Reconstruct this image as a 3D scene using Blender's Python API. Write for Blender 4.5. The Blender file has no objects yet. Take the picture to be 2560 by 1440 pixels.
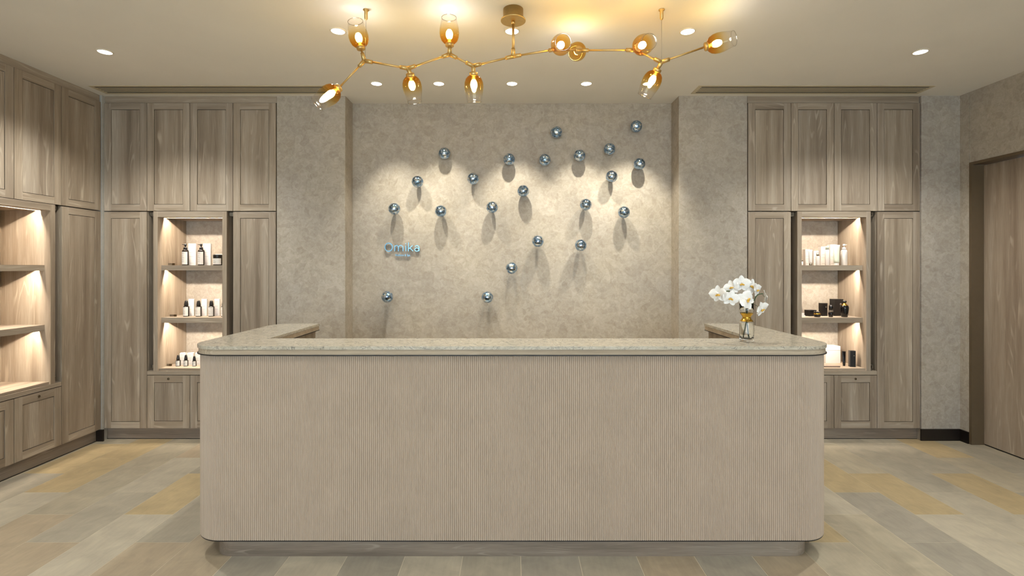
import bpy, bmesh, math, random
from mathutils import Vector, Matrix

random.seed(7)
PI = math.pi
sc = bpy.context.scene
col = sc.collection

# ------------------------------------------------------------------ camera
F = 1240.0                     # focal length in pixels of a 2560 x 1440 frame
EYE = 1.5
cam_d = bpy.data.cameras.new('camera')
cam_d.sensor_width = 36.0
cam_d.lens = 36.0 * F / 2560.0
cam_d.shift_y = -52.0 / 2560.0
cam_d.clip_start = 0.05
cam = bpy.data.objects.new('camera', cam_d)
cam.location = (0, 0, EYE)
cam.rotation_euler = (PI / 2, 0, 0)
col.objects.link(cam)
sc.camera = cam

# ------------------------------------------------------------------ world, exposure
world = bpy.data.worlds.new('world')
sc.world = world
world.use_nodes = True
bg = world.node_tree.nodes['Background']
bg.inputs[0].default_value = (0.76, 0.88, 1.0, 1)
bg.inputs[1].default_value = 7.6
sc.view_settings.view_transform = 'Standard'
sc.view_settings.look = 'None'
sc.view_settings.gamma = 1.0
sc.view_settings.use_curve_mapping = False
sc.view_settings.exposure = 0.0
sc.cycles.use_denoising = True
sc.cycles.use_adaptive_sampling = True
sc.cycles.adaptive_threshold = 0.08
sc.cycles.adaptive_min_samples = 20
sc.cycles.max_bounces = 10
sc.cycles.diffuse_bounces = 3
sc.cycles.glossy_bounces = 3
sc.cycles.transmission_bounces = 10
sc.cycles.transparent_max_bounces = 12
sc.cycles.light_sampling_threshold = 0.04
sc.cycles.caustics_reflective = False
sc.cycles.caustics_refractive = False
sc.cycles.sample_clamp_indirect = 6.0

CEIL = 2.985
WARM = (1.0, 1.0, 0.945)
P_WASH, P_DOWN, P_ROOM = 94.0, 54.0, 52.0
E_LED, E_BULB = 940.0, 84.0

portal_d = bpy.data.lights.new('window_portal', 'AREA')
portal_d.shape = 'RECTANGLE'
portal_d.size, portal_d.size_y = 5.6, 2.4
portal_d.cycles.is_portal = True
portal = bpy.data.objects.new('window_portal', portal_d)
portal.location = (0, -4.16, 1.4)
portal.rotation_euler = (PI / 2, 0, PI)
col.objects.link(portal)


# ------------------------------------------------------------------ helpers
def at(px, py, d):
    """point seen at a pixel of the photograph, at distance d in front of the lens"""
    return Vector(((px - 1280.0) * d / F, d, EYE + (668.0 - py) * d / F))


def tag(o, label=None, cat=None, group=None, kind=None):
    if label: o['label'] = label
    if cat: o['category'] = cat
    if group: o['group'] = group
    if kind: o['kind'] = kind
    return o


def thing(name, label, cat, loc=(0, 0, 0), rz=0.0, group=None):
    o = bpy.data.objects.new(name, None)
    o.empty_display_size = 0.05
    o.location = loc
    o.rotation_euler = (0, 0, rz)
    col.objects.link(o)
    return tag(o, label, cat, group)


def link(name, me, parent=None, loc=None, rot=None):
    o = bpy.data.objects.new(name, me)
    col.objects.link(o)
    if parent: o.parent = parent
    if loc is not None: o.location = loc
    if rot is not None: o.rotation_euler = rot
    return o


class MB:
    """collects faces; build() links them as one mesh object"""
    def __init__(s):
        s.bm = bmesh.new()

    def box(s, x0, x1, y0, y1, z0, z1, mi=0):
        v = [s.bm.verts.new(p) for p in ((x0, y0, z0), (x1, y0, z0), (x1, y1, z0), (x0, y1, z0),
                                         (x0, y0, z1), (x1, y0, z1), (x1, y1, z1), (x0, y1, z1))]
        for f in ((0, 3, 2, 1), (4, 5, 6, 7), (0, 1, 5, 4), (1, 2, 6, 5), (2, 3, 7, 6), (3, 0, 4, 7)):
            fc = s.bm.faces.new([v[i] for i in f])
            fc.material_index = mi
        return s

    def prism(s, pts, z0, z1, mi=0):
        a = [s.bm.verts.new((p[0], p[1], z0)) for p in pts]
        b = [s.bm.verts.new((p[0], p[1], z1)) for p in pts]
        n = len(pts)
        fs = [s.bm.faces.new(a[::-1]), s.bm.faces.new(b)]
        for i in range(n):
            fs.append(s.bm.faces.new((a[i], a[(i + 1) % n], b[(i + 1) % n], b[i])))
        for f in fs: f.material_index = mi
        return s

    def lathe(s, prof, origin=(0, 0, 0), axis=(0, 0, 1), n=24, mi=0, smooth=True, caps=(True, True)):
        """prof: list of (radius, distance along axis)"""
        ax = Vector(axis).normalized()
        q = Vector((0, 0, 1)).rotation_difference(ax)
        o = Vector(origin)
        rings = []
        for r, t in prof:
            if r < 1e-6:
                rings.append([s.bm.verts.new(o + ax * t)])
            else:
                rings.append([s.bm.verts.new(o + q @ Vector((r * math.cos(2 * PI * k / n), r * math.sin(2 * PI * k / n), t))) for k in range(n)])
        for i in range(len(rings) - 1):
            A, B = rings[i], rings[i + 1]
            for k in range(n):
                k2 = (k + 1) % n
                if len(A) == 1 and len(B) == 1: continue
                if len(A) == 1: f = s.bm.faces.new((A[0], B[k2], B[k]))
                elif len(B) == 1: f = s.bm.faces.new((A[k], A[k2], B[0]))
                else: f = s.bm.faces.new((A[k], A[k2], B[k2], B[k]))
                f.smooth = smooth
                f.material_index = mi
        if caps[0] and len(rings[0]) > 1:
            f = s.bm.faces.new(rings[0][::-1]); f.material_index = mi
        if caps[1] and len(rings[-1]) > 1:
            f = s.bm.faces.new(rings[-1]); f.material_index = mi
        return s

    def cyl(s, p, q, r0, r1=None, n=14, mi=0):
        p, q = Vector(p), Vector(q)
        d = q - p
        return s.lathe([(r0, 0), (r1 if r1 is not None else r0, d.length)], p, d, n, mi)

    def tube(s, pts, rad, n=8, mi=0):
        pts = [Vector(p) for p in pts]
        rings = []
        for i, p in enumerate(pts):
            t = (pts[min(i + 1, len(pts) - 1)] - pts[max(i - 1, 0)]).normalized()
            q = Vector((0, 0, 1)).rotation_difference(t)
            r = rad[i] if isinstance(rad, (list, tuple)) else rad
            rings.append([s.bm.verts.new(p + q @ Vector((r * math.cos(2 * PI * k / n), r * math.sin(2 * PI * k / n), 0))) for k in range(n)])
        for A, B in zip(rings, rings[1:]):
            for k in range(n):
                f = s.bm.faces.new((A[k], A[(k + 1) % n], B[(k + 1) % n], B[k])); f.smooth = True; f.material_index = mi
        s.bm.faces.new(rings[0][::-1]).material_index = mi
        s.bm.faces.new(rings[-1]).material_index = mi
        return s

    def grid(s, fn, nu, nv, mi=0):
        V = [[s.bm.verts.new(fn(i / nu, j / nv)) for j in range(nv + 1)] for i in range(nu + 1)]
        for i in range(nu):
            for j in range(nv):
                f = s.bm.faces.new((V[i][j], V[i + 1][j], V[i + 1][j + 1], V[i][j + 1]))
                f.smooth = True; f.material_index = mi
        return s

    def bevel(s, w, seg=1):
        es = [e for e in s.bm.edges if len(e.link_faces) == 2 and e.calc_face_angle(0) > 0.6]
        bmesh.ops.bevel(s.bm, geom=es, offset=w, segments=seg, affect='EDGES', profile=0.5, clamp_overlap=True)
        return s

    def mesh(s, name, mats):
        me = bpy.data.meshes.new(name)
        s.bm.normal_update()
        s.bm.to_mesh(me)
        s.bm.free()
        for m in (mats if isinstance(mats, (list, tuple)) else [mats]):
            me.materials.append(m)
        return me

    def build(s, name, mats, parent=None, loc=None, rot=None):
        return link(name, s.mesh(name, mats), parent, loc, rot)


def bxo(name, dims, mat, parent=None, bev=0.0):
    m = MB().box(*dims)
    if bev: m.bevel(bev)
    return m.build(name, mat, parent)


# ------------------------------------------------------------------ materials
def new_mat(name):
    m = bpy.data.materials.new(name)
    m.use_nodes = True
    nt = m.node_tree
    return m, nt, nt.nodes['Principled BSDF']


def srgb(r, g, b):
    f = lambda c: (c / 255 / 12.92) if c / 255 <= 0.04045 else ((c / 255 + 0.055) / 1.055) ** 2.4
    return (f(r), f(g), f(b), 1)


def N(nt, t, **kw):
    n = nt.nodes.new(t)
    for k, v in kw.items():
        if k.startswith('i_'):
            key = k[2:]
            n.inputs[int(key) if key.isdigit() else key].default_value = v
        else:
            setattr(n, k, v)
    return n


def L(nt, a, b):
    nt.links.new(a, b)


def ramp(nt, stops, fac=None, interp='LINEAR'):
    r = nt.nodes.new('ShaderNodeValToRGB')
    r.color_ramp.interpolation = interp
    el = r.color_ramp.elements
    while len(el) < len(stops): el.new(0.5)
    for e, (p, c) in zip(el, stops):
        e.position = p
        e.color = c if len(c) == 4 else (*c, 1)
    if fac is not None: L(nt, fac, r.inputs[0])
    return r


def mixc(nt, fac, a, b, mode='MIX'):
    m = nt.nodes.new('ShaderNodeMix')
    m.data_type = 'RGBA'
    m.blend_type = mode
    for sock, v in ((m.inputs[0], fac), (m.inputs[6], a), (m.inputs[7], b)):
        if hasattr(v, 'is_linked') or hasattr(v, 'links'): L(nt, v, sock)
        else: sock.default_value = v
    return m.outputs[2]


def plain(name, c, rough=0.5, metal=0.0, var=0.06, scale=30.0, spec=0.5, bump=0.0):
    m, nt, b = new_mat(name)
    tc = N(nt, 'ShaderNodeTexCoord')
    no = N(nt, 'ShaderNodeTexNoise', i_Scale=scale, i_Detail=3.0)
    L(nt, tc.outputs['Object'], no.inputs['Vector'])
    lo = tuple(x * (1 - var) for x in c[:3]); hi = tuple(min(1, x * (1 + var)) for x in c[:3])
    r = ramp(nt, [(0.3, lo), (0.7, hi)], no.outputs[0])
    L(nt, r.outputs[0], b.inputs['Base Color'])
    b.inputs['Roughness'].default_value = rough
    b.inputs['Metallic'].default_value = metal
    b.inputs['Specular IOR Level'].default_value = spec
    if bump:
        bp = N(nt, 'ShaderNodeBump', i_Strength=bump, i_Distance=0.002)
        L(nt, no.outputs[0], bp.inputs['Height'])
        L(nt, bp.outputs[0], b.inputs['Normal'])
    return m


def emit(name, c, strength):
    m = bpy.data.materials.new(name)
    m.use_nodes = True
    nt = m.node_tree
    nt.nodes.clear()
    e = N(nt, 'ShaderNodeEmission', i_0=(*c[:3], 1), i_1=strength)
    o = N(nt, 'ShaderNodeOutputMaterial')
    L(nt, e.outputs[0], o.inputs[0])
    return m


def wood(name, axis, mid, dark, light, rough=0.5, dens=1.0, lime_amt=0.42):
    """limed oak; axis = grain direction in object space"""
    m, nt, b = new_mat(name)
    tc = N(nt, 'ShaderNodeTexCoord')
    oi = N(nt, 'ShaderNodeObjectInfo')
    off = N(nt, 'ShaderNodeVectorMath', operation='SCALE', i_0=(17.3, 9.1, 23.7))
    L(nt, oi.outputs['Random'], off.inputs['Scale'])
    add = N(nt, 'ShaderNodeVectorMath', operation='ADD')
    L(nt, tc.outputs['Object'], add.inputs[0]); L(nt, off.outputs[0], add.inputs[1])
    def stretch(across, along):
        mp = N(nt, 'ShaderNodeMapping')
        s = [across * dens] * 3
        s['xyz'.index(axis)] = along * dens
        mp.inputs['Scale'].default_value = s
        L(nt, add.outputs[0], mp.inputs['Vector'])
        return mp.outputs[0]
    # cathedral contours
    n1 = N(nt, 'ShaderNodeTexNoise', i_Scale=1.0, i_Detail=1.5, i_Roughness=0.45)
    L(nt, stretch(8.0, 0.8), n1.inputs['Vector'])
    mul = N(nt, 'ShaderNodeMath', operation='MULTIPLY', i_1=80.0); L(nt, n1.outputs[0], mul.inputs[0])
    sn = N(nt, 'ShaderNodeMath', operation='SINE'); L(nt, mul.outputs[0], sn.inputs[0])
    rg = ramp(nt, [(0.0, (0, 0, 0)), (0.62, (0, 0, 0)), (0.95, (1, 1, 1))], sn.outputs[0])
    # where limed streaks show
    n2 = N(nt, 'ShaderNodeTexNoise', i_Scale=1.0, i_Detail=2.0)
    L(nt, stretch(16.0, 3.0), n2.inputs['Vector'])
    rm = ramp(nt, [(0.52, (0, 0, 0)), (0.70, (1, 1, 1))], n2.outputs[0])
    # fine pores
    n3 = N(nt, 'ShaderNodeTexNoise', i_Scale=1.0, i_Detail=4.0, i_Roughness=0.7)
    L(nt, stretch(210.0, 5.0), n3.inputs['Vector'])
    # soft tone bands
    n4 = N(nt, 'ShaderNodeTexNoise', i_Scale=1.0, i_Detail=3.0)
    L(nt, stretch(13.0, 0.55), n4.inputs['Vector'])
    r4 = ramp(nt, [(0.28, dark), (0.52, mid), (0.78, light)], n4.outputs[0])
    r3 = ramp(nt, [(0.3, (0.80, 0.79, 0.78)), (0.7, (1.13, 1.13, 1.14))], n3.outputs[0])
    c1 = mixc(nt, 1.0, r4.outputs[0], r3.outputs[0], 'MULTIPLY')
    fm = N(nt, 'ShaderNodeMath', operation='MULTIPLY'); L(nt, rg.outputs[0], fm.inputs[0]); L(nt, rm.outputs[0], fm.inputs[1])
    fm2 = N(nt, 'ShaderNodeMath', operation='MULTIPLY', i_1=lime_amt); L(nt, fm.outputs[0], fm2.inputs[0])
    lime = tuple(min(1, v * 1.45) for v in light[:3]) + (1,)
    c2 = mixc(nt, fm2.outputs[0], c1, lime)
    # per-board tone
    rr = ramp(nt, [(0.0, (0.93, 0.93, 0.94)), (1.0, (1.05, 1.04, 1.02))], oi.outputs['Random'])
    c3 = mixc(nt, 1.0, c2, rr.outputs[0], 'MULTIPLY')
    L(nt, c3, b.inputs['Base Color'])
    b.inputs['Roughness'].default_value = rough
    b.inputs['Specular IOR Level'].default_value = 0.3
    return m


W_MID, W_DARK, W_LIGHT = srgb(160, 145, 127), srgb(128, 113, 96), srgb(180, 167, 150)
M = {}
M['wood_v'] = wood('oak_vertical', 'z', W_MID, W_DARK, W_LIGHT)
M['wood_x'] = wood('oak_horizontal', 'x', W_MID, W_DARK, W_LIGHT)
M['wood_y'] = wood('oak_depthwise', 'y', W_MID, W_DARK, W_LIGHT)
M['plinth'] = wood('shaded_oak_plinth', 'x', srgb(142, 128, 114), srgb(120, 107, 94), srgb(158, 146, 132), dens=1.4)  # darker, greyer copy of the oak: the plinth's shade is put into its colour
M['band'] = wood('oak_counter_band', 'x', srgb(176, 160, 138), srgb(160, 144, 122), srgb(190, 176, 156))
M['doorwood'] = wood('oak_door', 'z', srgb(164, 147, 128), srgb(136, 118, 100), srgb(180, 165, 147))


def wallpaper():
    m, nt, b = new_mat('wallpaper_mottled')
    tc = N(nt, 'ShaderNodeTexCoord')
    w = N(nt, 'ShaderNodeTexNoise', i_Scale=5.0, i_Detail=2.0)
    L(nt, tc.outputs['Object'], w.inputs['Vector'])
    sub = N(nt, 'ShaderNodeVectorMath', operation='SUBTRACT', i_1=(0.5, 0.5, 0.5)); L(nt, w.outputs['Color'], sub.inputs[0])
    sca = N(nt, 'ShaderNodeVectorMath', operation='SCALE'); sca.inputs['Scale'].default_value = 0.22; L(nt, sub.outputs[0], sca.inputs[0])
    add = N(nt, 'ShaderNodeVectorMath', operation='ADD'); L(nt, tc.outputs['Object'], add.inputs[0]); L(nt, sca.outputs[0], add.inputs[1])
    v1 = N(nt, 'ShaderNodeTexVoronoi', feature='F1', i_Scale=17.0); L(nt, add.outputs[0], v1.inputs['Vector'])
    sep = N(nt, 'ShaderNodeSeparateColor'); L(nt, v1.outputs['Color'], sep.inputs[0])
    v2 = N(nt, 'ShaderNodeTexVoronoi', feature='DISTANCE_TO_EDGE', i_Scale=17.0); L(nt, add.outputs[0], v2.inputs['Vector'])
    n2 = N(nt, 'ShaderNodeTexNoise', i_Scale=26.0, i_Detail=5.0, i_Roughness=0.6, i_Distortion=1.2); L(nt, tc.outputs['Object'], n2.inputs['Vector'])
    n3 = N(nt, 'ShaderNodeTexNoise', i_Scale=2.4, i_Detail=3.0); L(nt, tc.outputs['Object'], n3.inputs['Vector'])
    r1 = ramp(nt, [(0.15, srgb(161, 150, 136)), (0.85, srgb(183, 174, 161))], sep.outputs[0])
    r2 = ramp(nt, [(0.3, srgb(155, 143, 126)), (0.55, srgb(175, 166, 153)), (0.8, srgb(195, 186, 175))], n2.outputs[0])
    c = mixc(nt, 0.62, r1.outputs[0], r2.outputs[0])
    re = ramp(nt, [(0.0, (1, 1, 1)), (0.035, (0, 0, 0))], v2.outputs['Distance'])
    fe = N(nt, 'ShaderNodeMath', operation='MULTIPLY', i_1=0.18); L(nt, re.outputs[0], fe.inputs[0])
    c = mixc(nt, fe.outputs[0], c, srgb(204, 194, 176))
    r3 = ramp(nt, [(0.3, (0.93, 0.93, 0.95)), (0.7, (1.05, 1.04, 1.01))], n3.outputs[0])
    c = mixc(nt, 1.0, c, r3.outputs[0], 'MULTIPLY')
    L(nt, c, b.inputs['Base Color'])
    b.inputs['Roughness'].default_value = 0.55
    b.inputs['Specular IOR Level'].default_value = 0.35
    return m


M['wall'] = wallpaper()
M['ceiling'] = plain('ceiling_paint', srgb(233, 227, 217), 0.6, var=0.015, scale=3.0, spec=0.3)


def tile_mat():
    m, nt, b = new_mat('limestone_tile')
    tc = N(nt, 'ShaderNodeTexCoord'); oi = N(nt, 'ShaderNodeObjectInfo')
    off = N(nt, 'ShaderNodeVectorMath', operation='SCALE', i_0=(31.0, 57.0, 11.0)); L(nt, oi.outputs['Random'], off.inputs['Scale'])
    add = N(nt, 'ShaderNodeVectorMath', operation='ADD'); L(nt, tc.outputs['Object'], add.inputs[0]); L(nt, off.outputs[0], add.inputs[1])
    n1 = N(nt, 'ShaderNodeTexNoise', i_Scale=7.0, i_Detail=5.0, i_Roughness=0.55, i_Distortion=0.8); L(nt, add.outputs[0], n1.inputs['Vector'])
    mp = N(nt, 'ShaderNodeMapping'); mp.inputs['Scale'].default_value = (60, 9, 10); L(nt, add.outputs[0], mp.inputs['Vector'])
    n2 = N(nt, 'ShaderNodeTexNoise', i_Scale=1.0, i_Detail=3.0); L(nt, mp.outputs[0], n2.inputs['Vector'])
    r1 = ramp(nt, [(0.28, (0.84, 0.84, 0.85)), (0.72, (1.12, 1.12, 1.11))], n1.outputs[0])
    r2 = ramp(nt, [(0.3, (0.95, 0.95, 0.95)), (0.7, (1.05, 1.05, 1.05))], n2.outputs[0])
    c = mixc(nt, 1.0, oi.outputs['Color'], r1.outputs[0], 'MULTIPLY')
    c = mixc(nt, 1.0, c, r2.outputs[0], 'MULTIPLY')
    L(nt, c, b.inputs['Base Color'])
    b.inputs['Roughness'].default_value = 0.42
    b.inputs['Specular IOR Level'].default_value = 0.4
    return m


M['tile'] = tile_mat()
M['grout'] = plain('pale_grout', srgb(214, 203, 180), 0.8, var=0.04)


def stone():
    m, nt, b = new_mat('veined_stone')
    tc = N(nt, 'ShaderNodeTexCoord')
    mp = N(nt, 'ShaderNodeMapping'); mp.inputs['Scale'].default_value = (5.0, 6.5, 8.0); mp.inputs['Rotation'].default_value = (0, 0, 0.5)
    L(nt, tc.outputs['Object'], mp.inputs['Vector'])
    n1 = N(nt, 'ShaderNodeTexNoise', i_Scale=2.2, i_Detail=6.0, i_Roughness=0.62, i_Distortion=2.2); L(nt, mp.outputs[0], n1.inputs['Vector'])
    n2 = N(nt, 'ShaderNodeTexNoise', i_Scale=9.0, i_Detail=6.0, i_Roughness=0.65, i_Distortion=0.8); L(nt, mp.outputs[0], n2.inputs['Vector'])
    vein = ramp(nt, [(0.44, (0, 0, 0)), (0.49, (1, 1, 1)), (0.54, (0, 0, 0))], n1.outputs[0])
    base = ramp(nt, [(0.3, srgb(176, 166, 147)), (0.7, srgb(200, 192, 176))], n2.outputs[0])
    msk = ramp(nt, [(0.40, (0, 0, 0)), (0.62, (0.95, 0.95, 0.95))], n2.outputs[0])
    fm = N(nt, 'ShaderNodeMath', operation='MULTIPLY'); L(nt, vein.outputs[0], fm.inputs[0]); L(nt, msk.outputs[0], fm.inputs[1])
    c = mixc(nt, fm.outputs[0], base.outputs[0], srgb(98, 95, 90))
    L(nt, c, b.inputs['Base Color'])
    b.inputs['Roughness'].default_value = 0.16
    return m


M['stone'] = stone()
M['flute'] = plain('fluted_panel', srgb(182, 164, 146), 0.55, var=0.035, scale=6.0, spec=0.3)
M['black'] = plain('black_matt', srgb(22, 18, 16), 0.5)
M['baseboard'] = plain('black_skirting', srgb(24, 17, 14), 0.35)
M['dark'] = plain('dark_slot', srgb(60, 52, 42), 0.7)
M['gold'] = plain('brushed_brass', srgb(208, 178, 118), 0.45, 1.0, var=0.05, scale=80)
M['steel'] = plain('brushed_steel', srgb(150, 142, 130), 0.35, 1.0)
M['brasslock'] = plain('aged_lock', srgb(96, 84, 66), 0.35, 1.0)
M['jamb'] = plain('brown_metal_jamb', srgb(96, 80, 60), 0.45, var=0.03)
M['vent'] = plain('vent_paint', srgb(196, 182, 154), 0.5, var=0.02)
M['trim'] = plain('downlight_trim', srgb(220, 210, 190), 0.4, var=0.02)
M['lens'] = emit('downlight_lens', (1.0, 0.95, 0.85), 9.0)
M['led'] = emit('led_strip', (1.0, 0.87, 0.72), E_LED)
M['bulb'] = emit('warm_bulb', (1.0, 0.95, 0.86), E_BULB)
M['filler'] = plain('pale_corner_filler', srgb(176, 172, 164), 0.4)
M['whitebox'] = plain('white_carton', srgb(220, 213, 206), 0.5, var=0.02)
M['label'] = plain('paper_label', srgb(214, 208, 200), 0.6, var=0.02)
M['print'] = plain('grey_print', srgb(120, 116, 112), 0.6)
M['brownglass'] = plain('dark_bottle', srgb(26, 18, 14), 0.12)
M['blackplastic'] = plain('black_cap', srgb(16, 13, 12), 0.3)
M['blackgloss'] = plain('black_gloss', srgb(12, 10, 12), 0.1)
M['blackcarton'] = plain('black_carton', srgb(20, 17, 17), 0.35)
M['palegreen'] = plain('pale_green_tube', srgb(196, 204, 188), 0.35, var=0.02)
M['whiteplastic'] = plain('white_plastic', srgb(214, 208, 203), 0.3, var=0.02)
M['greypanel'] = plain('grey_card', srgb(150, 136, 124), 0.6)
M['greyfabric'] = plain('taupe_folder', srgb(128, 112, 100), 0.6)
M['chromegold'] = plain('polished_gold', srgb(212, 170, 70), 0.14, 1.0)
M['winframe'] = plain('window_frame', srgb(70, 66, 62), 0.4)
M['backpanel'] = plain('niche_back_paper', srgb(196, 182, 168), 0.6, var=0.07, scale=9)


def petal_mat():
    m, nt, b = new_mat('orchid_petal')
    tc = N(nt, 'ShaderNodeTexCoord')
    n = N(nt, 'ShaderNodeTexNoise', i_Scale=40.0, i_Detail=2.0); L(nt, tc.outputs['Object'], n.inputs['Vector'])
    r = ramp(nt, [(0.3, srgb(236, 232, 226)), (0.7, srgb(250, 248, 244))], n.outputs[0])
    L(nt, r.outputs[0], b.inputs['Base Color'])
    b.inputs['Roughness'].default_value = 0.5
    b.inputs['Subsurface Weight'].default_value = 0.0
    return m


M['petal'] = petal_mat()
M['lip'] = plain('orchid_lip', srgb(224, 176, 70), 0.5, var=0.2, scale=90)
M['stem'] = plain('orchid_stem', srgb(62, 84, 40), 0.4, var=0.15)


def blue_mirror():
    m, nt, b = new_mat('blue_mirror_glass')
    tc = N(nt, 'ShaderNodeTexCoord'); oi = N(nt, 'ShaderNodeObjectInfo')
    off = N(nt, 'ShaderNodeVectorMath', operation='SCALE', i_0=(31.0, 57.0, 11.0)); L(nt, oi.outputs['Random'], off.inputs['Scale'])
    add = N(nt, 'ShaderNodeVectorMath', operation='ADD'); L(nt, tc.outputs['Object'], add.inputs[0]); L(nt, off.outputs[0], add.inputs[1])
    n = N(nt, 'ShaderNodeTexNoise', i_Scale=26.0, i_Detail=2.0); L(nt, add.outputs[0], n.inputs['Vector'])
    n2 = N(nt, 'ShaderNodeTexNoise', i_Scale=45.0, i_Detail=3.0); L(nt, add.outputs[0], n2.inputs['Vector'])
    r = ramp(nt, [(0.38, srgb(122, 156, 196)), (0.52, srgb(168, 196, 226)), (0.64, srgb(236, 240, 244))], n2.outputs[0])
    L(nt, r.outputs[0], b.inputs['Base Color'])
    b.inputs['Metallic'].default_value = 1.0
    b.inputs['Roughness'].default_value = 0.04
    bp = N(nt, 'ShaderNodeBump', i_Strength=0.5, i_Distance=0.006); L(nt, n.outputs[0], bp.inputs['Height']); L(nt, bp.outputs[0], b.inputs['Normal'])
    return m


M['bluemirror'] = blue_mirror()
M['signblue'] = plain('blue_steel_letter', srgb(132, 172, 190), 0.26, 1.0, var=0.1)


def thin_glass(name, amber):
    """blown glass: tinted near the fitting, clear towards the rim"""
    m = bpy.data.materials.new(name); m.use_nodes = True
    nt = m.node_tree; nt.nodes.clear()
    out = N(nt, 'ShaderNodeOutputMaterial')
    tr = N(nt, 'ShaderNodeBsdfTransparent'); gl = N(nt, 'ShaderNodeBsdfGlossy', i_Roughness=0.03)
    lw = N(nt, 'ShaderNodeLayerWeight', i_Blend=0.5); mx = N(nt, 'ShaderNodeMixShader')
    pw = N(nt, 'ShaderNodeMath', operation='POWER', i_1=4.0); L(nt, lw.outputs['Facing'], pw.inputs[0])
    fr = N(nt, 'ShaderNodeMath', operation='MULTIPLY_ADD', i_1=0.30, i_2=0.03); L(nt, pw.outputs[0], fr.inputs[0])
    if amber:
        tc = N(nt, 'ShaderNodeTexCoord'); sx = N(nt, 'ShaderNodeSeparateXYZ'); L(nt, tc.outputs['Object'], sx.inputs[0])
        mr = N(nt, 'ShaderNodeMapRange', i_1=0.0, i_2=0.15); L(nt, sx.outputs['Z'], mr.inputs[0])
        r = ramp(nt, [(0.0, (0.94, 0.66, 0.24)), (0.28, (0.97, 0.80, 0.44)), (0.52, (0.985, 0.92, 0.74)), (0.78, (0.995, 0.985, 0.97))], mr.outputs[0])
        L(nt, r.outputs[0], tr.inputs[0])
    else:
        tr.inputs[0].default_value = (0.96, 0.98, 0.98, 1)
    L(nt, fr.outputs[0], mx.inputs[0]); L(nt, tr.outputs[0], mx.inputs[1]); L(nt, gl.outputs[0], mx.inputs[2])
    L(nt, mx.outputs[0], out.inputs[0])
    return m


M['amber'] = thin_glass('amber_glass', True)
m_ = bpy.data.materials.new('rim_glass'); m_.use_nodes = True
nt_ = m_.node_tree; nt_.nodes.clear()
o_ = N(nt_, 'ShaderNodeOutputMaterial'); x_ = N(nt_, 'ShaderNodeMixShader', i_0=0.45)
t_ = N(nt_, 'ShaderNodeBsdfTransparent', i_0=(0.72, 0.66, 0.55, 1)); g_ = N(nt_, 'ShaderNodeBsdfGlossy', i_Roughness=0.08)
L(nt_, t_.outputs[0], x_.inputs[1]); L(nt_, g_.outputs[0], x_.inputs[2]); L(nt_, x_.outputs[0], o_.inputs[0])
M['rimglass'] = m_
M['pane'] = thin_glass('window_glass', False)
m_, nt_, b_ = new_mat('vase_glass')
b_.inputs['Transmission Weight'].default_value = 1.0
b_.inputs['Roughness'].default_value = 0.0
b_.inputs['IOR'].default_value = 1.45
b_.inputs['Base Color'].default_value = (0.98, 0.99, 0.98, 1)
M['glass'] = m_


# ------------------------------------------------------------------ room shell
def struct(name, mb, mat, parent=None, label=None):
    o = mb.build(name, mat, parent)
    if parent is None: o['kind'] = 'structure'
    if label: o['label'] = label
    return o


DW = 4.30                      # plane of the cabinet doors and piers
floor = struct('floor', MB().box(-4.3, 4.3, -4.4, 4.95, -0.1, -0.0008), M['grout'])
struct('ceiling', MB().box(-4.3, 4.3, -4.4, 4.95, CEIL, CEIL + 0.12), M['ceiling'])

# floor tiles, 30 x 60 cm, half-bond
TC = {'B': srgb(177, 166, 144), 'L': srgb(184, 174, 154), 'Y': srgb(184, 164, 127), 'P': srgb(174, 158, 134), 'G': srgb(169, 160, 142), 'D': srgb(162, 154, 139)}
SPEC = {(-8, 3): 'Y', (-12, 4): 'Y', (-11, 4): 'Y', (-10, 2): 'P', (-9, 2): 'P', (-7, 2): 'P', (-8, 2): 'L', (-9, 3): 'G',
        (-9, 4.5): 'P', (7, 3.5): 'Y', (8, 3): 'Y', (10, 3): 'Y', (11, 4): 'Y', (10, 4): 'G', (9, 3.5): 'G', (7, 2.9): 'D', (7, 2): 'D',
        (8, 2): 'L', (4, 2): 'P', (-5, 2): 'D', (-6, 2): 'P', (-4, 2): 'L', (-3, 2): 'G', (-2, 2): 'L', (2, 2): 'P', (3, 2): 'G', (-1, 2): 'G', (0, 2): 'D', (1, 2): 'D'}
TILE_SPEC = {}
def tkey(k, y):
    return (k, round(y, 2))
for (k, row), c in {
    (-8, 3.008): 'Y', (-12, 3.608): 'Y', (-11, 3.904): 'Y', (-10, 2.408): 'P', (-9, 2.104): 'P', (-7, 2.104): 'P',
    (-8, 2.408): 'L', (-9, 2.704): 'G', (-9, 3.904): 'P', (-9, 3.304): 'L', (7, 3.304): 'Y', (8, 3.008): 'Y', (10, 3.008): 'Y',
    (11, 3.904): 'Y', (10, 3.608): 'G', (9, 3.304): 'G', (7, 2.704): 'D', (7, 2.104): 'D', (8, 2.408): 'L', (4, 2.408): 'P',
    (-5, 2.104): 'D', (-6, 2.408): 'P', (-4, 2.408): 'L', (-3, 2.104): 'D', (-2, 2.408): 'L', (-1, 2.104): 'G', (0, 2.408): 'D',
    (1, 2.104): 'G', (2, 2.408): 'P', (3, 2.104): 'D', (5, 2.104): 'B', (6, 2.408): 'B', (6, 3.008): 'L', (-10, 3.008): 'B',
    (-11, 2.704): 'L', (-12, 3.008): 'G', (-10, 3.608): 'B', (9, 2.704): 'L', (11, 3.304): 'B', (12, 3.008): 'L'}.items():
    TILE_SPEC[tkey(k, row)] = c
tile_me = MB().box(0.0016, 0.2984, 0.0016, 0.5984, -0.006, 0.0).bevel(0.0004).mesh('tile', M['tile'])
rest = MB()
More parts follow.
